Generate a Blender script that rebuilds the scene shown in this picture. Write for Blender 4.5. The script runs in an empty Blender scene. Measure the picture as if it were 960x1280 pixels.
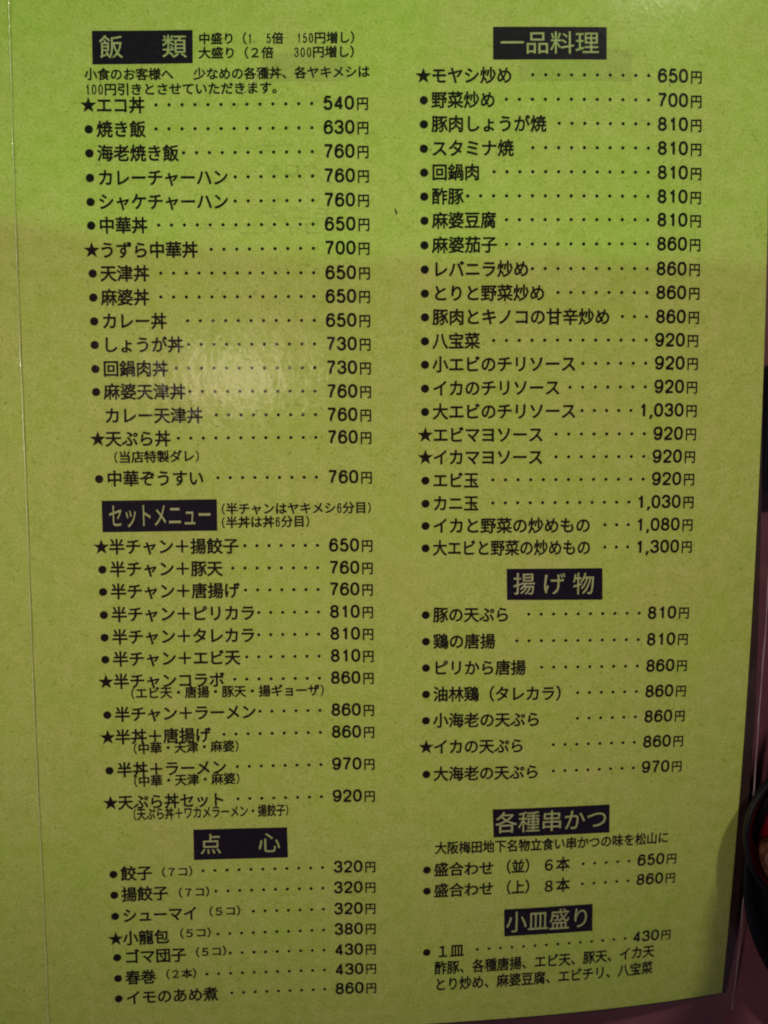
# -*- coding: utf-8 -*-
import bpy, bmesh, math, random
from mathutils import Vector, Matrix

scene = bpy.context.scene
COL = scene.collection

# ---------------------------------------------------------------- camera
# world: page normal is +Z, metres, page centre at the origin
FOCAL, RES_Y = 1036.0, 1280.0
SENSOR_H = 6.4
cam_data = bpy.data.cameras.new('camera')
cam_data.sensor_fit = 'VERTICAL'
cam_data.sensor_height = SENSOR_H
cam_data.lens = FOCAL / RES_Y * SENSOR_H
cam_data.clip_start = 0.005
cam_data.clip_end = 50
cam_data.dof.use_dof = True
cam_data.dof.focus_distance = 0.236
cam_data.dof.aperture_fstop = cam_data.lens / 2.2
cam = bpy.data.objects.new('camera', cam_data)
COL.objects.link(cam)
cam.matrix_world = Matrix((
    (0.999971, 0.007512, -0.000873, -0.004015),
    (-0.007393, 0.995318, 0.096368, 0.034009),
    (0.001592, -0.096359, 0.995345, 0.235142),
    (0, 0, 0, 1)))
scene.camera = cam

# ---------------------------------------------------------------- light
world = bpy.data.worlds.new('World')
scene.world = world
world.use_nodes = True
bg = world.node_tree.nodes['Background']
bg.inputs['Color'].default_value = (0.62, 0.48, 0.60, 1)
bg.inputs['Strength'].default_value = 0.07


def lamp(name, kind, loc, target, power, colour, **kw):
    d = bpy.data.lights.new(name, kind)
    d.energy = power
    d.color = colour
    for k, v in kw.items():
        setattr(d, k, v)
    o = bpy.data.objects.new(name, d)
    COL.objects.link(o)
    o.location = loc
    o.rotation_euler = (Vector(target) - Vector(loc)).to_track_quat('-Z', 'Y').to_euler()
    return o


# warm counter lamp, beyond the head of the menu on the right
lamp('counter_lamp', 'AREA', (0.44, 0.80, 0.62), (0.0, -0.02, 0), 6.5, (1.0, 0.86, 0.62), shape='DISK', size=0.07)
# ceiling bulb that mirrors in the vinyl
lamp('ceiling_bulb', 'AREA', (-0.285, 0.215, 1.36), (-0.04, 0.05, 0), 0.20, (1.0, 0.76, 0.60), shape='DISK', size=0.13)
# added warm fill spot from the left; its soft cone dims the page margins
lamp('fill_spot', 'SPOT', (-1.30, 0.10, 1.50), (-0.035, 0.020, 0), 102, (1.0, 0.84, 0.64),
     spot_size=math.radians(13.0), spot_blend=1.0, shadow_soft_size=0.10)
# green spot on the upper page; cone edge stands in for a shadow edge
lamp('shadow_edge_spot', 'SPOT', (0.04, 2.10, 1.90), (0.04, 1.455, 0), 82, (0.20, 1.0, 0.14),
     spot_size=math.radians(56), spot_blend=0.006, shadow_soft_size=0.002)

scene.view_settings.view_transform = 'Standard'
scene.view_settings.look = 'None'
scene.view_settings.exposure = -0.15
scene.view_settings.gamma = 1.0
scene.view_settings.use_curve_mapping = False
scene.render.engine = 'CYCLES'
scene.cycles.pixel_filter_type = 'BLACKMAN_HARRIS'
scene.cycles.filter_width = 2.0
scene.cycles.transparent_max_bounces = 16

# ---------------------------------------------------------------- print on the page, in page millimetres
ITEMS = [
["*","エコ丼","540",20.52,272.71,96.1,272.86,22.67,35.81,39.02],
["o","焼き飯","630",20.44,266.24,96.16,266.27,22.59,35.95,38.88],
["o","海老焼き飯","760",20.45,259.75,96.13,259.76,22.6,44.94,46.4],
["o","カレーチャーハン","760",20.45,253.08,96.16,253.14,22.6,58.57,60.57],
["o","シャケチャーハン","760",20.42,246.56,96.13,246.52,22.57,58.54,60.46],
["o","中華丼","650",20.42,240.14,96.19,239.97,22.57,35.87,39.04],
["*","うずら中華丼","700",20.37,233.36,96.16,233.41,22.52,49.74,53.53],
["o","天津丼","650",20.45,227.01,96.22,226.63,22.6,36.06,39.34],
["o","麻婆丼","650",20.45,220.41,96.19,220.14,22.6,35.9,39.18],
["o","カレー丼","650",20.49,213.86,96.2,213.52,22.64,40.58,46.54],
["o","しょうが丼","730",20.44,207.31,96.23,206.97,22.59,45.09,46.7],
["o","回鍋肉丼","730",20.43,200.65,96.24,200.39,22.58,40.7,43.04],
["o","麻婆天津丼","760",20.42,194.25,96.25,193.78,22.57,45.49,46.73],
["","カレー天津丼","760",20.43,187.55,96.22,187.24,22.58,50.07,54.0],
["*","天ぷら丼","760",20.49,181.01,96.25,180.9,22.64,40.87,43.13],
["o","中華ぞうすい","760",20.48,169.76,96.29,169.65,22.63,50.01,54.08],
["*","半チャン＋揚餃子","650",20.46,150.31,96.3,150.12,22.61,59.45,61.28],
["o","半チャン＋豚天","760",20.53,143.86,96.31,143.64,22.68,54.72,57.7],
["o","半チャン＋唐揚げ","760",20.5,137.39,96.28,137.35,22.65,59.38,61.22],
["o","半チャン＋ピリカラ","810",20.5,130.7,96.3,130.8,22.65,63.84,64.88],
["o","半チャン＋タレカラ","810",20.48,124.11,96.32,124.32,22.63,63.7,64.74],
["o","半チャン＋エビ天","810",20.47,117.64,96.33,117.8,22.62,59.16,61.12],
["*","半チャンコラボ","860",20.44,111.06,96.3,111.24,22.59,54.46,57.49],
["o","半チャン＋ラーメン","860",20.44,101.26,96.31,101.62,22.59,63.42,64.58],
["*","半丼＋唐揚げ","860",20.32,94.54,96.33,94.95,22.47,49.98,53.94],
["o","半丼＋ラーメン","970",20.48,84.61,96.32,85.16,22.63,54.38,57.58],
["*","天ぷら丼セット","920",20.46,74.75,96.33,75.26,22.61,53.65,57.52],
["o","餃子","320",20.45,52.93,96.29,53.0,22.6,31.66,46.62],
["o","揚餃子","320",20.48,46.48,96.25,46.41,22.63,36.13,50.26],
["o","シューマイ","320",20.48,39.9,96.22,39.59,22.63,44.63,61.16],
["*","小龍包","380",20.42,32.78,96.23,32.96,22.57,35.91,50.46],
["o","ゴマ団子","430",20.59,26.92,96.2,26.26,22.74,40.79,53.97],
["o","春巻","430",20.62,20.33,96.23,19.75,22.77,31.62,46.81],
["o","イモのあめ煮","860",20.58,13.89,96.22,13.39,22.73,49.9,54.09],
["*","モヤシ炒め","650",112.95,280.09,188.84,279.95,115.1,137.39,143.13],
["o","野菜炒め","700",113.02,273.5,188.85,273.3,115.17,132.73,135.82],
["o","豚肉しょうが焼","810",113.0,267.0,188.87,266.75,115.15,146.77,150.43],
["o","スタミナ焼","810",112.98,260.36,188.89,260.19,115.13,137.73,143.11],
["o","回鍋肉","810",113.01,253.88,188.93,253.56,115.16,128.39,132.36],
["o","酢豚","810",112.99,247.35,188.92,246.99,115.14,123.81,125.05],
["o","麻婆豆腐","810",113.02,240.77,188.96,240.62,115.17,132.9,135.79],
["o","麻婆茄子","860",113.0,234.06,188.94,234.03,115.15,133.13,135.8],
["o","レバニラ炒め","860",113.05,227.42,188.92,227.19,115.2,142.06,143.04],
["o","とりと野菜炒め","860",113.04,220.83,188.95,220.63,115.19,146.56,150.26],
["o","豚肉とキノコの甘辛炒め","860",113.03,214.28,188.96,213.97,115.18,164.98,168.5],
["o","八宝菜","920",113.01,207.65,188.84,207.49,115.16,128.36,132.27],
["o","小エビのチリソース","920",113.0,201.14,188.92,201.06,115.15,155.51,157.49],
["o","イカのチリソース","920",112.99,194.5,188.91,194.46,115.14,151.05,153.88],
["o","大エビのチリソース","1,030",112.98,187.97,188.96,187.85,115.13,155.67,157.38],
["*","エビマヨソース","920",113.04,181.45,188.96,181.22,115.19,146.42,150.06],
["*","イカマヨソース","920",113.03,175.13,188.86,174.73,115.18,146.42,150.13],
["o","エビ玉","920",113.02,168.6,188.84,168.3,115.17,128.08,132.18],
["o","カニ玉","1,030",113.02,162.03,188.89,161.72,115.17,128.1,132.21],
["o","イカと野菜の炒めもの","1,080",113.01,155.64,188.84,155.15,115.16,160.34,164.52],
["o","大エビと野菜の炒めもの","1,300",113.0,149.21,188.88,148.71,115.15,160.47,164.66],
["o","豚の天ぷら","810",113.01,129.75,188.83,129.12,115.16,137.23,142.88],
["o","鶏の唐揚","810",113.06,121.91,188.85,121.15,115.21,133.12,139.48],
["o","ピリから唐揚","860",113.05,114.04,188.94,113.11,115.2,142.16,146.86],
["o","油林鶏（タレカラ）","860",113.05,106.11,188.98,105.3,115.2,155.54,157.69],
["o","小海老の天ぷら","860",113.04,98.16,189.01,97.48,115.19,146.76,157.82],
["*","イカの天ぷら","860",113.1,90.04,188.96,89.56,115.25,142.04,150.81],
["o","大海老の天ぷら","970",113.13,81.64,188.92,81.51,115.28,146.68,151.0],
["o","盛合わせ","650",113.28,51.4,188.97,51.02,115.43,133.45,160.97],
["o","盛合わせ","860",113.28,44.58,188.96,44.48,115.43,133.53,160.94],
["o","","430",113.21,24.37,188.79,24.69,115.36,124.18,128.79]]
NOTES = [
["中盛り（_1_.~_5倍　_1_5_0円増し）",51.0,290.71,96.21,290.71,3.31],
["大盛り（２倍　~_3_0_0円増し）",50.94,286.82,96.18,286.86,3.31],
["小食のお客様へ　~少なめの各種丼、各ヤキメシは",19.6,281.02,98.23,281.44,3.46],
["_1_0_0円引きとさせていただきます。",19.5,276.94,74.66,277.36,3.46],
["_(当店特製ダレ_)",24.28,175.79,49.46,176.05,3.57],
["_(半チャンはヤキメシ_6分目_)",54.33,160.88,98.08,161.02,3.55],
["_(半丼は丼_6分目_)",54.23,156.98,80.44,157.25,3.56],
["_(エビ天・唐揚・豚天・揚ギョーザ_)",26.88,107.49,83.89,107.78,3.72],
["_(中華・天津・麻婆_)",27.05,91.0,58.7,91.23,3.72],
["_(中華・天津・麻婆_)",26.83,81.11,58.74,81.37,3.75],
["_(天ぷら丼＋ワカメラーメン・揚餃子_)",26.48,71.02,72.71,71.37,3.94],
["（７コ）",32.37,52.94,45.74,53.11,3.19],
["（７コ）",37.07,46.4,50.51,46.54,3.22],
["（５コ）",45.82,40.14,59.58,40.15,3.25],
["（５コ）",37.0,33.54,50.61,33.59,3.25],
["（５コ）",41.52,27.34,54.96,27.51,3.28],
["（２本）",32.56,20.77,45.83,20.71,3.28],
["（並）",134.67,51.38,147.13,51.58,4.71],
["６本",148.12,51.4,156.88,51.59,4.75],
["（上）",134.76,44.56,147.29,44.71,4.76],
["８本",148.29,44.39,157.09,44.66,4.8],
["１皿",115.95,24.35,124.67,24.55,4.84],
["大阪梅田地下名物立食い串かつの味を松山に",115.65,58.27,187.69,58.26,4.17],
["酢豚、各種唐揚、エビ天、豚天、イカ天",115.54,18.85,185.3,19.24,4.72],
["とり炒め、麻婆豆腐、エビチリ、八宝菜",115.55,13.29,185.13,13.35,4.76]]
HEADINGS = [
[[[21.96,292.74],[49.45,293.08],[49.35,284.13],[21.88,283.73]],[["飯",23.7,288.27,30.46,288.39,6.65],["類",40.85,288.53,47.89,288.6,6.68]]],
[[[132.21,293.26],[163.63,293.18],[163.61,284.34],[132.17,284.35]],[["一品料理",134.0,288.79,161.66,288.75,6.51]]],
[[[20.96,163.57],[53.6,163.74],[53.54,154.74],[20.96,154.57]],[["セットメニュー",22.73,159.09,52.12,159.24,7.31]]],
[[[44.18,65.96],[71.74,66.04],[71.84,56.59],[44.08,56.53]],[["点",45.87,61.25,52.45,61.26,6.7],["心",62.95,61.29,69.81,61.32,6.74]]],
[[[136.31,143.05],[164.11,142.9],[164.34,133.57],[136.5,133.92]],[["揚",138.14,138.48,144.74,138.44,6.79],["げ",146.48,138.42,153.46,138.36,6.8],["物",155.44,138.35,161.99,138.28,6.82]]],
[[[132.94,70.17],[168.49,70.31],[168.77,61.18],[133.33,61.22]],[["各種串かつ",133.64,65.72,168.17,65.77,7.16]]],
[[[136.83,37.51],[164.43,37.66],[164.69,28.41],[137.07,28.45]],[["小皿盛り",137.4,33.01,164.15,33.05,7.53]]]]

# ---------------------------------------------------------------- materials


def new_mat(name):
    m = bpy.data.materials.new(name)
    m.use_nodes = True
    nt = m.node_tree
    return m, nt, nt.nodes['Principled BSDF']


def noise(nt, scale, detail=3.0, rough=0.55, vec=None):
    n = nt.nodes.new('ShaderNodeTexNoise')
    n.inputs['Scale'].default_value = scale
    n.inputs['Detail'].default_value = detail
    n.inputs['Roughness'].default_value = rough
    if vec is None:
        tc = nt.nodes.new('ShaderNodeTexCoord')
        vec = tc.outputs['Object']
    nt.links.new(vec, n.inputs['Vector'])
    return n


def ramp(nt, src, stops):
    r = nt.nodes.new('ShaderNodeValToRGB')
    e = r.color_ramp.elements
    e[0].position, e[0].color = stops[0][0], (*stops[0][1], 1)
    e[1].position, e[1].color = stops[-1][0], (*stops[-1][1], 1)
    for p, c in stops[1:-1]:
        k = e.new(p)
        k.color = (*c, 1)
    nt.links.new(src, r.inputs['Fac'])
    return r


def mix(nt, kind, fac, a, b):
    n = nt.nodes.new('ShaderNodeMix')
    n.data_type = 'RGBA'
    n.blend_type = kind
    n.inputs['Factor'].default_value = fac
    nt.links.new(a, n.inputs[6])
    nt.links.new(b, n.inputs[7])
    return n.outputs[2]


def bump(nt, src, dist, strength=1.0):
    b = nt.nodes.new('ShaderNodeBump')
    b.inputs['Distance'].default_value = dist
    b.inputs['Strength'].default_value = strength
    nt.links.new(src, b.inputs['Height'])
    return b


def paper_material(name, tint):
    m, nt, b = new_mat(name)
    big = ramp(nt, noise(nt, 38, 4).outputs['Fac'], [(0.3, (0.94, 1.03, 0.85)), (0.7, (1.06, 0.98, 1.15))])
    blotch = ramp(nt, noise(nt, 260, 3, .6).outputs['Fac'], [(0.3, (0.90, 0.94, 0.80)), (0.5, (1, 1, 1)), (0.7, (1.08, 1.04, 1.25))])
    grain = ramp(nt, noise(nt, 1900, 2, .7).outputs['Fac'], [(0.28, (0.78, 0.80, 0.62)), (0.5, (1, 1, 1)), (0.74, (1.20, 1.18, 1.5))])
    fleck = ramp(nt, noise(nt, 900, 1, .5).outputs['Fac'], [(0.27, (0.55, 0.55, 0.5)), (0.31, (1, 1, 1))])
    base = nt.nodes.new('ShaderNodeRGB')
    base.outputs[0].default_value = (*tint, 1)
    c = mix(nt, 'MULTIPLY', 1, base.outputs[0], big.outputs[0])
    c = mix(nt, 'MULTIPLY', 1, c, blotch.outputs[0])
    c = mix(nt, 'MULTIPLY', 1, c, grain.outputs[0])
    c = mix(nt, 'MULTIPLY', 0.6, c, fleck.outputs[0])
    nt.links.new(c, b.inputs['Base Color'])
    b.inputs['Roughness'].default_value = 0.85
    b.inputs['Specular IOR Level'].default_value = 0.25
    bp = bump(nt, noise(nt, 1500, 2).outputs['Fac'], 0.00002)
    nt.links.new(bp.outputs[0], b.inputs['Normal'])
    return m


PAPER = (0.435, 0.53, 0.128)
M = {}
M['paper'] = paper_material('lime_paper', PAPER)
M['knockout'] = paper_material('lime_paper_letter', (0.38, 0.43, 0.21))


def ink_material(name, c0, c1, rough=.6):
    m, nt, b = new_mat(name)
    r = ramp(nt, noise(nt, 900, 3).outputs['Fac'], [(0.3, c0), (0.7, c1)])
    nt.links.new(r.outputs[0], b.inputs['Base Color'])
    b.inputs['Roughness'].default_value = rough
    b.inputs['Specular IOR Level'].default_value = 0.05
    return m


M['ink'] = ink_material('black_print', (0.004, 0.003, 0.002), (0.012, 0.010, 0.006))
M['panel'] = ink_material('black_print_reflected_blue', (0.005, 0.004, 0.009), (0.011, 0.008, 0.024))  # black print with its bluish reflection mixed into the colour
M['ghost'] = paper_material('show_through_print', (0.385, 0.455, 0.118))


def film_material():
    m = bpy.data.materials.new('clear_vinyl')
    m.use_nodes = True
    nt = m.node_tree
    nt.nodes.remove(nt.nodes['Principled BSDF'])
    out = nt.nodes['Material Output']
    tr = nt.nodes.new('ShaderNodeBsdfTransparent')
    tr.inputs['Color'].default_value = (0.97, 0.97, 0.965, 1)
    gl = nt.nodes.new('ShaderNodeBsdfAnisotropic')
    gl.inputs['Roughness'].default_value = 0.12
    gl.inputs['Color'].default_value = (1, 1, 1, 1)
    fr = nt.nodes.new('ShaderNodeFresnel')
    geo = nt.nodes.new('ShaderNodeNewGeometry')
    ior = nt.nodes.new('ShaderNodeMapRange')     # the same film from either side
    ior.inputs['To Min'].default_value = 1.52
    ior.inputs['To Max'].default_value = 1 / 1.52
    nt.links.new(geo.outputs['Backfacing'], ior.inputs['Value'])
    nt.links.new(ior.outputs[0], fr.inputs['IOR'])
    mul = nt.nodes.new('ShaderNodeMath')
    mul.operation = 'MULTIPLY'
    mul.inputs[1].default_value = 1.7          # front and back face of the film
    nt.links.new(fr.outputs[0], mul.inputs[0])
    mx = nt.nodes.new('ShaderNodeMixShader')
    nt.links.new(mul.outputs[0], mx.inputs[0])
    nt.links.new(tr.outputs[0], mx.inputs[1])
    nt.links.new(gl.outputs[0], mx.inputs[2])
    tc = nt.nodes.new('ShaderNodeTexCoord')
    mp = nt.nodes.new('ShaderNodeMapping')
    mp.inputs['Rotation'].default_value = (0, 0, 0.5)
    mp.inputs['Scale'].default_value = (1, 0.55, 1)
    nt.links.new(tc.outputs['Object'], mp.inputs['Vector'])
    n1 = noise(nt, 55, 2, .5, mp.outputs[0])
    n2 = noise(nt, 420, 3, .6, mp.outputs[0])
    b1 = bump(nt, n1.outputs['Fac'], 0.00022)
    b2 = bump(nt, n2.outputs['Fac'], 0.00008)
    nt.links.new(b1.outputs[0], b2.inputs['Normal'])
    nt.links.new(b2.outputs[0], gl.inputs['Normal'])
    nt.links.new(b1.outputs[0], fr.inputs['Normal'])
    nt.links.new(mx.outputs[0], out.inputs['Surface'])
    return m


M['film'] = film_material()


def simple(name, c0, c1, scale, rough, spec=.5, coat=0.0, bumpd=0.0):
    m, nt, b = new_mat(name)
    r = ramp(nt, noise(nt, scale, 5, .6).outputs['Fac'], [(0.3, c0), (0.7, c1)])
    nt.links.new(r.outputs[0], b.inputs['Base Color'])
    b.inputs['Roughness'].default_value = rough
    b.inputs['Specular IOR Level'].default_value = spec
    b.inputs['Coat Weight'].default_value = coat
    if bumpd:
        nt.links.new(bump(nt, noise(nt, scale * 2, 4).outputs['Fac'], bumpd).outputs[0], b.inputs['Normal'])
    return m


M['weld'] = simple('vinyl_weld', (0.60, 0.66, 0.36), (0.72, 0.78, 0.46), 300, .14, .8, 1.0, 0.0002)
M['rim'] = simple('vinyl_rim', (0.20, 0.15, 0.18), (0.32, 0.24, 0.28), 200, .25, .6, .3, 0.0002)
M['scratch'] = simple('vinyl_scratch', (0.7, 0.72, 0.45), (0.85, 0.85, 0.6), 3000, .3)
M['edge_shade'] = simple('dark_edge_shade', (0.022, 0.010, 0.012), (0.045, 0.022, 0.022), 200, .7, .3)  # dark colour standing for the shade along the page edge
M['table'] = simple('rose_brown_tabletop', (0.14, 0.044, 0.072), (0.20, 0.072, 0.10), 45, .38, .5, .1, 0.0001)
M['black'] = simple('black_lacquer', (0.004, 0.004, 0.008), (0.009, 0.008, 0.016), 60, .42, .2)
M['red'] = simple('red_lacquer', (0.22, 0.006, 0.018), (0.28, 0.010, 0.026), 60, .35, .4)
M['sauce'] = simple('brown_food', (0.07, 0.024, 0.014), (0.17, 0.075, 0.04), 260, .45, .5, .2, 0.0008)
M['speck'] = simple('dark_speck', (0.05, 0.055, 0.01), (0.07, 0.07, 0.015), 900, .8)

# ---------------------------------------------------------------- the page's own shape
# page coordinates: u 0..210 mm from the fold, v 0..297 mm from the foot
HC = (-0.01665962, 0.02650932, -0.02142393, -0.02938710, 0.00627060, -0.01468193, -0.00138203)


def height(u, v):
    U, V = (u - 105) / 100, (v - 148.5) / 100
    if u < 0:                                   # the facing page sinks away from the fold
        drop = 0.0022 * (-u / 10) ** 1.5
    else:
        drop = 0
    c = HC
    return c[0]*U*U + c[1]*U*V + c[2]*V*V + c[3]*U**3 + c[4]*U*U*V + c[5]*U*V*V + c[6]*V**3 - drop


def pt(u, v, lift=0.0):
    """page millimetres -> world metres, lift in mm above the sheet"""
    return ((u - 105) * .001, (v - 148.5) * .001, height(u, v) * .1 + lift * .001)


def mesh_obj(name, verts, faces, material, parent=None, smooth=False, origin=None):
    me = bpy.data.meshes.new(name)
    if origin is not None:
        verts = [(a - origin[0], b - origin[1], c - origin[2]) for a, b, c in verts]
    me.from_pydata(verts, [], faces)
    me.materials.append(material)
    if smooth:
        for p in me.polygons:
            p.use_smooth = True
    o = bpy.data.objects.new(name, me)
    COL.objects.link(o)
    if origin is not None:
        o.location = origin
    if parent:
        o.parent = parent
    return o


def sheet(name, u0, u1, v0, v1, lift, material, parent, step=2.5, thick=0.0, right=None, jitter=None):
    """curved sheet over the page surface; thick in mm makes a closed slab downward"""
    nu = max(1, int(round((u1 - u0) / step)))
    nv = max(1, int(round((v1 - v0) / step)))
    vs, fs = [], []
    layers = [lift] if not thick else [lift, lift - thick]
    for L in layers:
        for j in range(nv + 1):
            v = v0 + (v1 - v0) * j / nv
            ue = right(v) if right else u1
            for i in range(nu + 1):
                vs.append(pt(u0 + (ue - u0) * i / nu, v, L))
    W = nu + 1
    off = W * (nv + 1)
    for j in range(nv):
        for i in range(nu):
            a = j * W + i
            fs.append((a, a + 1, a + W + 1, a + W))
            if thick:
                fs.append((off + a, off + a + W, off + a + W + 1, off + a + 1))
    if thick:
        for i in range(nu):
            fs.append((i + 1, i, off + i, off + i + 1))
            a = nv * W + i
            fs.append((a, a + 1, off + a + 1, off + a))
        for j in range(nv):
            a = j * W
            fs.append((a, a + W, off + a + W, off + a))
            a = j * W + nu
            fs.append((a + W, a, off + a, off + a + W))
    return mesh_obj(name, vs, fs, material, parent, smooth=not thick)


def quad_sheet(name, q, lift, material, parent, n=10):
    """q = tl,tr,br,bl in page mm"""
    tl, tr, br, bl = q
    vs, fs = [], []
    for j in range(n + 1):
        t = j / n
        for i in range(n + 1):
            s = i / n
            u = (tl[0]*(1-s) + tr[0]*s)*(1-t) + (bl[0]*(1-s) + br[0]*s)*t
            v = (tl[1]*(1-s) + tr[1]*s)*(1-t) + (bl[1]*(1-s) + br[1]*s)*t
            vs.append(pt(u, v, lift))
    for j in range(n):
        for i in range(n):
            a = j*(n+1) + i
            fs.append((a, a + n + 1, a + n + 2, a + 1))
    return mesh_obj(name, vs, fs, material, parent)


def tube(points, radii, seg=8):
    vs, fs = [], []
    n = len(points)
    for k in range(n):
        p = Vector(points[k])
        d = (Vector(points[min(k+1, n-1)]) - Vector(points[max(k-1, 0)])).normalized()
        up = Vector((0, 0, 1))
        s = d.cross(up).normalized()
        w = s.cross(d)
        for i in range(seg):
            a = 2*math.pi*i/seg
            q = p + (s*math.cos(a) + w*math.sin(a)) * radii[k]
            vs.append(tuple(q))
    for k in range(n - 1):
        for i in range(seg):
            a, b = k*seg + i, k*seg + (i+1) % seg
            fs.append((a, b, b + seg, a + seg))
    fs.append(tuple(range(seg))[::-1])
    fs.append(tuple((n-1)*seg + i for i in range(seg)))
    return vs, fs


# ---------------------------------------------------------------- lettering
glyphs = {}


def embolden(vs, fs, d):
    """weld the outline points and push every one of them outward by d"""
    key, idx, nv = {}, [], []
    for x, y in vs:
        k = (round(x, 5), round(y, 5))
        if k not in key:
            key[k] = len(nv)
            nv.append((x, y))
        idx.append(key[k])
    nf, edges = [], {}
    for f in fs:
        g = [idx[i] for i in f]
        if len(set(g)) < 3:
            continue
        a = sum(nv[g[i]][0]*nv[g[(i+1) % len(g)]][1] - nv[g[(i+1) % len(g)]][0]*nv[g[i]][1] for i in range(len(g)))
        if a < 0:
            g.reverse()
        nf.append(tuple(g))
        for i in range(len(g)):
            e = (g[i], g[(i+1) % len(g)])
            edges[e] = edges.get(e, 0) + 1
    if not d:
        return nv, nf
    acc = [[] for _ in nv]
    for (a, c) in edges:
        if (c, a) in edges:
            continue
        dx, dy = nv[c][0]-nv[a][0], nv[c][1]-nv[a][1]
        L = math.hypot(dx, dy) or 1
        n = (dy/L, -dx/L)
        acc[a].append(n)
        acc[c].append(n)
    out = []
    for (x, y), ns in zip(nv, acc):
        if ns:
            sx, sy = sum(n[0] for n in ns)/len(ns), sum(n[1] for n in ns)/len(ns)
            q = sx*sx + sy*sy
            k = d / max(q, 0.35)
            x, y = x + sx*k, y + sy*k
        out.append((x, y))
    return out, nf


def arc(cx, cy, rx, ry, n=26, pw=1.0):
    r = []
    for i in range(n + 1):
        a = 2*math.pi*i/n
        c, s = math.cos(a), math.sin(a)
        r.append((cx + rx*math.copysign(abs(c)**pw, c), cy + ry*math.copysign(abs(s)**pw, s)))
    return r


def smooth(p, k=5):
    out = []
    for i in range(len(p) - 1):
        a, b, c, d = p[max(i-1, 0)], p[i], p[i+1], p[min(i+2, len(p)-1)]
        for j in range(k):
            t = j/k
            out.append(tuple(.5*(2*b[m] + (c[m]-a[m])*t + (2*a[m]-5*b[m]+4*c[m]-d[m])*t*t + (3*b[m]-a[m]-3*c[m]+d[m])*t**3) for m in (0, 1)))
    out.append(p[-1])
    return out


SIX = smooth([(.94, .77), (.84, .93), (.66, 1), (.5, 1), (.25, .93), (.08, .72), (.02, .45), (.06, .18), (.25, .02), (.5, 0), (.78, .04),
              (.98, .20), (.98, .42), (.80, .59), (.52, .63), (.22, .56), (.06, .36)])
FIGURES = {
    '0': [arc(.5, .5, .49, .5, 28, .85)],
    '1': [[(.62, -.05), (.62, 1.05)], smooth([(.62, 1.0), (.50, .84), (.20, .76)])],
    '2': [smooth([(.03, .69), (.09, .88), (.28, .99), (.5, 1), (.75, .96), (.95, .82), (.95, .66), (.80, .48), (.45, .27), (.15, .11), (.03, 0)]), [(-.06, 0), (1.04, 0)]],
    '3': [smooth([(.05, .74), (.12, .91), (.32, 1), (.5, 1), (.75, .97), (.91, .84), (.91, .68), (.75, .56), (.40, .53)]),
          smooth([(.40, .53), (.78, .50), (.97, .36), (.97, .20), (.80, .04), (.5, 0), (.22, .03), (.05, .16), (.02, .28)])],
    '4': [[(.74, -.05), (.74, 1.03)], [(.74, .98), (.02, .24)], [(-.04, .24), (1.05, .24)]],
    '5': [[(.93, 1), (.17, 1)], [(.22, 1.0), (.10, .48)], smooth([(.10, .48), (.30, .62), (.52, .65), (.80, .58), (.98, .36), (.93, .16), (.75, .02), (.48, 0), (.22, .03), (.03, .22)])],
    '6': [SIX],
    '7': [[(-.03, 1), (1.03, 1)], smooth([(.98, .98), (.68, .64), (.46, .32), (.36, -.05)])],
    '8': [arc(.5, .77, .41, .23, 20), arc(.5, .265, .48, .265, 22)],
    '9': [[(1-a, 1-c) for a, c in SIX]],
    ',': [[(.56, .10), (.56, -.04), (.50, -.15), (.34, -.25)]], '.': [[(.5, .02), (.5, .12)]],
}


def figure(ch, w, h, s):
    """stroked figure centred on the origin, overall size w x h, stroke s; faces carry a small height step per stroke"""
    V, F = [], []
    for n, path in enumerate(FIGURES[ch]):
        pts = [((x - .5)*(w - s), (y - .5)*(h - s)) for x, y in path]
        closed = path[0] == path[-1] or math.dist(pts[0], pts[-1]) < 1e-6
        N = len(pts)
        base = len(V)
        for i in range(N):
            a = pts[i-1] if i else (pts[-2] if closed else pts[0])
            c = pts[i+1] if i < N-1 else (pts[1] if closed else pts[-1])
            dx, dy = c[0]-a[0], c[1]-a[1]
            L = math.hypot(dx, dy) or 1
            nx, ny = -dy/L*s/2, dx/L*s/2
            V.append((pts[i][0]+nx, pts[i][1]+ny, n*.012))
            V.append((pts[i][0]-nx, pts[i][1]-ny, n*.012))
        for i in range(N-1):
            k = base + 2*i
            F.append((k, k+1, k+3, k+2))
    return V, F


def glyph(ch, bold):
    key = (ch, bold)
    if key in glyphs:
        return glyphs[key]
    cu = bpy.data.curves.new('letter', 'FONT')
    cu.body = ch
    cu.size = 1.0
    cu.resolution_u = 3
    cu.fill_mode = 'FRONT'
    o = bpy.data.objects.new('letter', cu)
    COL.objects.link(o)
    bpy.context.view_layer.update()
    me = o.to_mesh()
    vs = [(v.co.x, v.co.y) for v in me.vertices]
    fs = [tuple(p.vertices) for p in me.polygons]
    o.to_mesh_clear()
    vs, fs = embolden(vs, fs, bold)
    bpy.data.objects.remove(o)
    bpy.data.curves.remove(cu)
    if vs:
        x0, x1 = min(v[0] for v in vs), max(v[0] for v in vs)
        y0, y1 = min(v[1] for v in vs), max(v[1] for v in vs)
    else:
        x0 = x1 = y0 = y1 = 0
    glyphs[key] = (vs, fs, (x0, x1, y0, y1))
    return glyphs[key]


# em metrics of the built-in CJK face, measured once from a full square character
gb = glyph('国', 0.0)[2]
EM = (gb[1] - gb[0]) / 0.83
CY = (gb[2] + gb[3]) / 2


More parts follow.
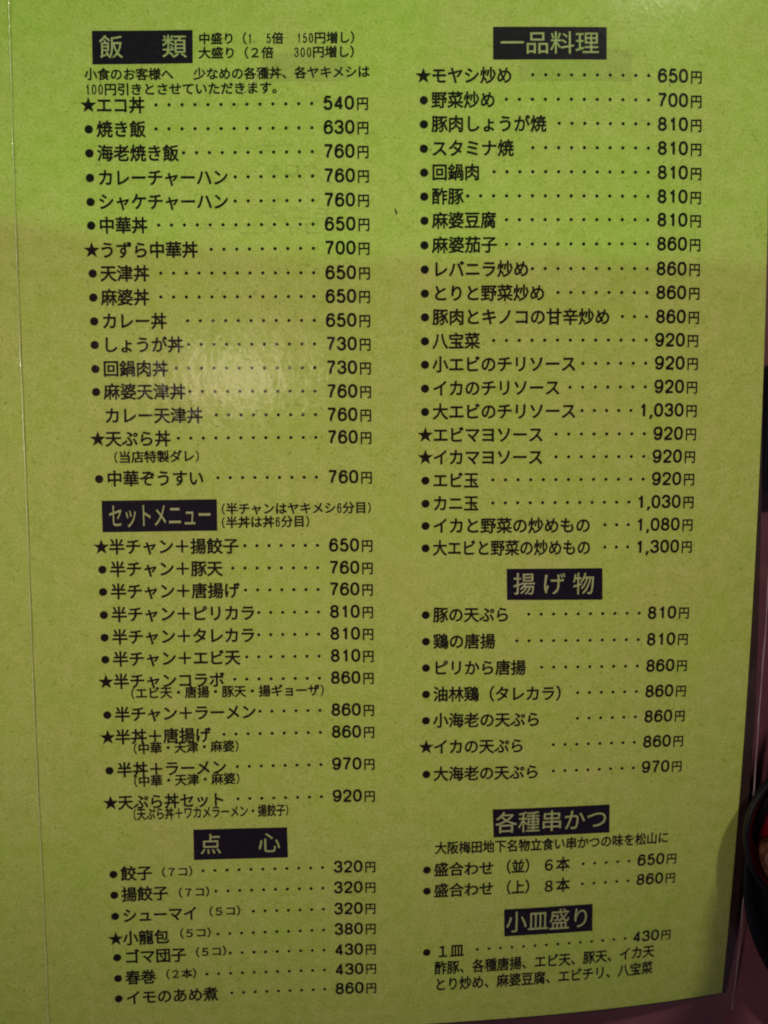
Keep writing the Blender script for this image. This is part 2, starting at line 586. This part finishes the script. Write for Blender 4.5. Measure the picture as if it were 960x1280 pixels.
def cells(s):
    out, i = [], 0
    while i < len(s):
        c = s[i]
        if c == '_':
            out.append((s[i+1], 0.5)); i += 2; continue
        if c == '~':
            out.append((' ', 0.55)); i += 1; continue
        out.append((' ' if c == '　' else c, 1.0)); i += 1
    return out


LATIN = '0123456789().,'


def set_run(s, u0, v0, u1, v1, em, lift, bold=0.025, ink_fit=True, mirror=False):
    """letters of a line between two page points (line centre), em = letter height in mm"""
    cs = cells(s)
    tot = sum(w for _, w in cs)
    adv = (u1 - u0) / tot
    V, F, x = [], [], 0.0
    for ch, w in cs:
        if ch != ' ':
            wide = {'(': '（', ')': '）'}.get(ch, ch)
            cw = w * adv
            base = len(V)
            if ch in '0123456789.':
                gv, gf = figure(ch, .36 * adv, em * .80, .10 * em) if ch != '.' else figure(ch, .3 * adv, em * .80, .13 * em)
                for px, py, pz in gv:
                    V.append((x*adv + cw*(.5 if ch != '.' else .22) + px, py, pz))
                F += [tuple(i + base for i in f) for f in gf]
                x += w
                continue
            gv, gf, (a, b, c, d) = glyph(wide, bold)
            if ch in '()':
                sx, ks = .26 * adv / (b - a), em * .92 / (d - c)
                cx = x*adv + cw * (.62 if ch == '(' else .38)
                for (px, py) in gv:
                    V.append((cx + (px - (a+b)/2) * sx, (py - (c+d)/2) * ks, 0))
            else:
                sx, sy = adv / EM, em / EM
                full = 0.5*(EM - (gb[0]+gb[1]))   # side bearing so that the cell is centred on the square
                for (px, py) in gv:
                    X = x*adv + (px + full) * sx if w == 1.0 else x*adv + cw/2 + (px - (a+b)/2) * sx * .8
                    V.append((X, (py - CY) * sy, 0))
            F += [tuple(i + base for i in f) for f in gf]
        x += w
    W = u1 - u0
    out = []
    for X, Y, Z in V:
        if mirror:
            X = W - X
        t = X / W
        out.append(pt(u0 + X, v0 + (v1 - v0)*t + Y, lift + Z))
    return out, F


def price_run(s, right, v, lift):
    """Helvetica-like figures, right-aligned"""
    V, F = [], []
    adv = 2.98
    x = right
    for ch in reversed(s):
        w = adv if ch != ',' else 1.45
        gv, gf = figure(ch, 2.70, 3.90, .69)
        base = len(V)
        for px, py, pz in gv:
            V.append(pt(x - w/2 + px, v + .25 + py, lift + pz))
        F += [tuple(i + base for i in f) for f in gf]
        x -= w
    return V, F


def disc(u, v, r, lift, n=16):
    return [pt(u, v, lift)] + [pt(u + r*math.cos(2*math.pi*i/n), v + r*math.sin(2*math.pi*i/n), lift) for i in range(n)], \
        [(0, 1 + i, 1 + (i+1) % n) for i in range(n)]


def star(u, v, r, lift):
    vs = [pt(u, v, lift)]
    for i in range(10):
        a = math.pi/2 + math.pi*i/5
        q = r if i % 2 == 0 else r * .40
        vs.append(pt(u + q*math.cos(a), v + q*math.sin(a), lift))
    return vs, [(0, 1 + i, 1 + (i+1) % 10) for i in range(10)]


# ---------------------------------------------------------------- setting: the table
TZ = -0.0195


def slab(name, x0, x1, y0, y1, z0, z1, material, parent=None, bev=0.0):
    bm = bmesh.new()
    bmesh.ops.create_cube(bm, size=1)
    for v in bm.verts:
        v.co = Vector(((x0+x1)/2 + v.co.x*(x1-x0), (y0+y1)/2 + v.co.y*(y1-y0), (z0+z1)/2 + v.co.z*(z1-z0)))
    if bev:
        bmesh.ops.bevel(bm, geom=bm.edges[:], offset=bev, segments=3, affect='EDGES')
    me = bpy.data.meshes.new(name)
    bm.to_mesh(me)
    bm.free()
    me.materials.append(material)
    o = bpy.data.objects.new(name, me)
    COL.objects.link(o)
    if parent:
        o.parent = parent
    return o


tb = slab('tabletop', -0.55, 0.65, -0.50, 0.50, TZ - 0.03, TZ, M['table'], bev=0.002)
tb['kind'] = 'structure'


def empty(name, loc, label, cat, group=None):
    o = bpy.data.objects.new(name, None)
    o.empty_display_size = 0.01
    COL.objects.link(o)
    o.location = loc
    o['label'] = label
    o['category'] = cat
    if group:
        o['group'] = group
    return o


# ---------------------------------------------------------------- the menu
menu = empty('menu', (0, 0, 0), 'lime green printed Japanese restaurant menu page in a clear vinyl sleeve', 'menu')
paper = sheet('paper_sheet', 0.0, 210, 0, 306, 0, M['paper'], menu, thick=0.25)
facing = sheet('facing_page', -90, -0.04, -6, 306, 0, M['paper'], menu, thick=0.25)


def shade_card_right(v):
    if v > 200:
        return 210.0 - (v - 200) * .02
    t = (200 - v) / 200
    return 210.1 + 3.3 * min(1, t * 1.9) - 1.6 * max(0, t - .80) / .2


edge_shade = sheet('edge_shade_card', 1.0, 212, -0.9, 306, -0.5, M['edge_shade'], menu, thick=1.2, right=shade_card_right)  # its dark margin is shaped in for the shade beside the page

# clear sleeve: film over both pages with a welded rim
film = sheet('clear_sleeve', -90, 214.3, -15, 306, 0.35, M['film'], menu, step=2.5)
rng = random.Random(4)
ps = [pt(214.3 + .12*math.sin(v*.11) + .06*math.sin(v*.37), v, 0.35) for v in range(-15, 307, 3)]
rv, rf = tube(ps, [0.00020 + 0.00006*math.sin(k*.9) for k in range(len(ps))], 8)
mesh_obj('sleeve_rim', rv, rf, M['rim'], film, True)
ps = [pt(u, -15 + .1*math.sin(u*.1), 0.35) for u in range(-90, 215, 4)]
rv, rf = tube(ps, [0.00022]*len(ps), 8)
mesh_obj('sleeve_rim', rv, rf, M['rim'], film, True)
ps, pr = [], []
v = -15.0
while v < 306:
    crimp = max(0.0, min(1.0, (v - 278) / 12)) + (0.6 if 258 < v < 266 else 0) + (.35 if 196 < v < 208 else 0)   # the weld is puckered near the head
    ps.append(pt(.10*math.sin(v*.045) - .10*crimp, v, 0.32 + .05*math.sin(v*.3) + .14*crimp*math.sin(v*1.9 + math.sin(v*.7))))
    pr.append(0.00010 + 0.00002*math.sin(v*.25) + 0.00002*rng.random()*.5 + 0.00009*min(1, crimp))
    v += 0.6
rv, rf = tube(ps, pr, 10)
mesh_obj('fold_weld', rv, rf, M['weld'], film, True)


def scratch(u0, v0, u1, v1, r=.07):
    n = 7
    pp = [pt(u0 + (u1-u0)*k/n + .12*math.sin(k*1.7), v0 + (v1-v0)*k/n, 0.37) for k in range(n+1)]
    a, b = tube(pp, [r*.001*(0.35 + .65*math.sin(math.pi*(k+.4)/(n+.8))) for k in range(n+1)], 6)
    mesh_obj('scratch', a, b, M['scratch'], film, True)


SCR = [[64.5, 276.9, 68.3, 282.5, 0.09], [66.3, 278.6, 66.9, 279.9, 0.1], [72.2, 274.0, 73.8, 277.0, 0.07], [62.9, 275.6, 64.3, 277.3, 0.1]]
for s in SCR:
    scratch(*s)

# show-through of the print on the back of the sheet
GHOST_RECTS = ((139.5, 287.2, 170.6, 278.6), (68.5, 286.8, 92.0, 279.0), (24.0, 160.5, 52.0, 152.5))
for (a, b, c, d) in GHOST_RECTS[:2]:
    quad_sheet('show_through_panel', [(a, b), (c, b), (c, d), (a, d)], 0.025, M['ghost'], paper, 8)
GR = [('ーモ', 67.6, 261.7, 77.1), ('クロタ', 68.6, 255.0, 84.1), ('ニモニナ', 67.3, 243.0, 96.2), ('コイメニーチ', 49.4, 239.0, 85.1), ('ヘア', 90.9, 264.1, 100.9)]
for (s, u0, v0, u1) in GR:
    a, b = set_run(s, u0, v0, u1, v0, 4.3, 0.03, 0.005, mirror=True)
    mesh_obj('show_through_print', a, b, M['ghost'], paper)

# headings
for q, runs in HEADINGS:
    hp = quad_sheet('heading_panel', q, 0.05, M['panel'], menu)
    for s, a0, b0, a1, b1, em in runs:
        v, f = set_run(s, a0, b0, a1, b1, em, 0.10, 0.004)
        mesh_obj('heading_lettering', v, f, M['knockout'], hp)

# menu lines: dish name > bullet or star, leader of dots, price, yen sign
DOT = 3.70
DOT_END = (82.05, 175.35)
for mark, name, price, ub, vb, up, vp, n0, n1, d0 in ITEMS:
    left = ub < 60

    def vline(u):
        return vb + (vp - vb) * (u - ub) / (up - ub)
    if name:
        v, f = set_run(name, n0 - .1, vline(n0), n1 + .15, vline(n1), 4.75, 0.06)
        line = mesh_obj('dish_name', v, f, M['ink'], menu)
        line_owner = line
    else:
        line = None
    if mark == '*':
        v, f = star(ub, vb, 2.35, 0.06)
        o = mesh_obj('star_mark', v, f, M['ink'], line or menu)
    elif mark == 'o':
        v, f = disc(ub, vb, 1.16, 0.06, 20)
        o = mesh_obj('bullet_mark', v, f, M['ink'], line or menu)
    owner = line or o
    end = DOT_END[0] if left else DOT_END[1]
    if len(price) > 4:
        end -= 4.0
    end += 0
    cnt = max(1, int(round((end - d0) / DOT)) + 1)
    V, F = [], []
    for k in range(cnt):
        u = d0 + (end - d0) * k / max(1, cnt - 1)
        a, b = disc(u, vline(u) + .15, 0.47, 0.06, 10)
        F += [tuple(i + len(V) for i in t) for t in b]
        V += a
    mesh_obj('dot_leader', V, F, M['ink'], owner)
    V, F = price_run(price, up - 2.15, vp, 0.06)
    mesh_obj('price', V, F, M['ink'], owner)
    V, F = set_run('円', up - 1.75, vp - .1, up + 1.75, vp - .1, 3.85, 0.06, 0.022)
    mesh_obj('yen_sign', V, F, M['ink'], owner)

for s, u0, v0, u1, v1, em in NOTES:
    v, f = set_run(s, u0, v0, u1, v1, em, 0.06, 0.026)
    mesh_obj('small_note', v, f, M['ink'], menu)

# a dark crumb under the film between the columns
sp = [pt(104.9, 244.2, .12), pt(105.0, 243.6, .14), pt(105.3, 243.0, .14), pt(105.2, 242.6, .12)]
v, f = tube(sp, [.00012, .0002, .00022, .0001], 6)
mesh_obj('crumb', v, f, M['speck'], menu, True)

# ---------------------------------------------------------------- dishes at the right edge


def lathe(name, prof, centre, material, parent=None, seg=96):
    vs, fs = [], []
    n = len(prof)
    for i in range(seg):
        a = 2*math.pi*i/seg
        for r, z in prof:
            vs.append((r*math.cos(a), r*math.sin(a), z))
    for i in range(seg):
        j = (i + 1) % seg
        for k in range(n - 1):
            fs.append((i*n + k, j*n + k, j*n + k + 1, i*n + k + 1))
    o = mesh_obj(name, vs, fs, material, parent, True)
    if parent is None:
        o.location = centre
    return o


plate = empty('round_tray', (0.1652, -0.1042, TZ), 'round black lacquer tray on the table under the small bowl', 'tray')
R = 0.0585
lathe('tray_base', [(0.0001, 0.0006), (0.035, 0.0006), (0.050, 0.001), (0.055, 0.003), (R - .001, 0.0092), (R, 0.0098), (R - .001, 0.0101),
                    (R - .003, 0.0095), (0.0535, 0.0050), (0.048, 0.0036), (0.0001, 0.0034)], None, M['black'], plate)
BC = (0.1222, -0.0802, TZ + 0.0036)
bowl = empty('sauce_bowl', (0.1290, -0.0880, TZ + 0.0036), 'small shallow bowl, black outside and dark red inside, at the right edge', 'bowl')
H = 0.0135
lathe('bowl_outside', [(0.0001, 0.0008), (0.0105, 0.0008), (0.011, 0.0), (0.0125, 0.0), (0.0128, 0.0012), (0.018, 0.003), (0.0225, 0.0065),
                       (0.0248, 0.0105), (0.0254, H - .0004), (0.0250, H), (0.0240, H - .0003), (0.0236, 0.0122)], None, M['black'], bowl)
lathe('bowl_inside', [(0.0236, 0.0122), (0.0232, 0.0112), (0.0226, 0.0090), (0.0205, 0.0065), (0.0160, 0.0040), (0.0080, 0.0028), (0.0001, 0.0025)], None, M['red'], bowl)

bm = bmesh.new()
bmesh.ops.create_icosphere(bm, subdivisions=4, radius=1)
rr = random.Random(3)
for v in bm.verts:
    k = 1 + .10*math.sin(5*v.co.x + 2*v.co.y) + .06*math.sin(11*v.co.y + 3*v.co.z) + .04*math.sin(17*v.co.x*v.co.z + 1)
    v.co = Vector((v.co.x*.0125*k, v.co.y*.0085*k, v.co.z*.0060*k))
me = bpy.data.meshes.new('food_piece')
bm.to_mesh(me); bm.free()
me.materials.append(M['sauce'])
for p in me.polygons:
    p.use_smooth = True
food = bpy.data.objects.new('food_piece', me)
COL.objects.link(food)
food.location = (0.1215, -0.1010, TZ + 0.0036 + 0.0080)
food.rotation_euler = (0.05, 0.1, -0.9)
food['label'] = 'brown piece of food in the near side of the small red bowl'
food['category'] = 'food'

box = empty('shade_box', (0.140, 0.0345, TZ), 'dark box shape standing in for shade at the right edge, level with the middle of the page', 'box')  # low dark box added in place of a patch of shade
slab('shade_box_body', 0.1112 - .14, 0.168 - .14, -.0185, .0185, 0.0, 0.0040, M['black'], box, .0006)
slab('shade_box_top', 0.1108 - .14, 0.1684 - .14, -.0189, .0189, 0.0042, 0.0066, M['black'], box, .0008)

# unseen bottle shape added to cast shade over the tray and the page foot
bottle = empty('shade_bottle', (0.146, -0.035, TZ), 'unseen dark bottle shape added to cast shade, to the right of the menu', 'bottle')
lathe('shade_bottle_body', [(0.0001, 0.0), (0.016, 0.0), (0.018, 0.002), (0.018, 0.058), (0.0165, 0.066), (0.010, 0.074), (0.0085, 0.080), (0.0085, 0.086), (0.0001, 0.086)],
      None, M['black'], bottle)
lathe('shade_bottle_cap', [(0.0001, 0.0862), (0.0100, 0.0862), (0.0102, 0.0868), (0.0100, 0.0985), (0.0090, 0.0995), (0.0001, 0.0995)], None, M['red'], bottle)
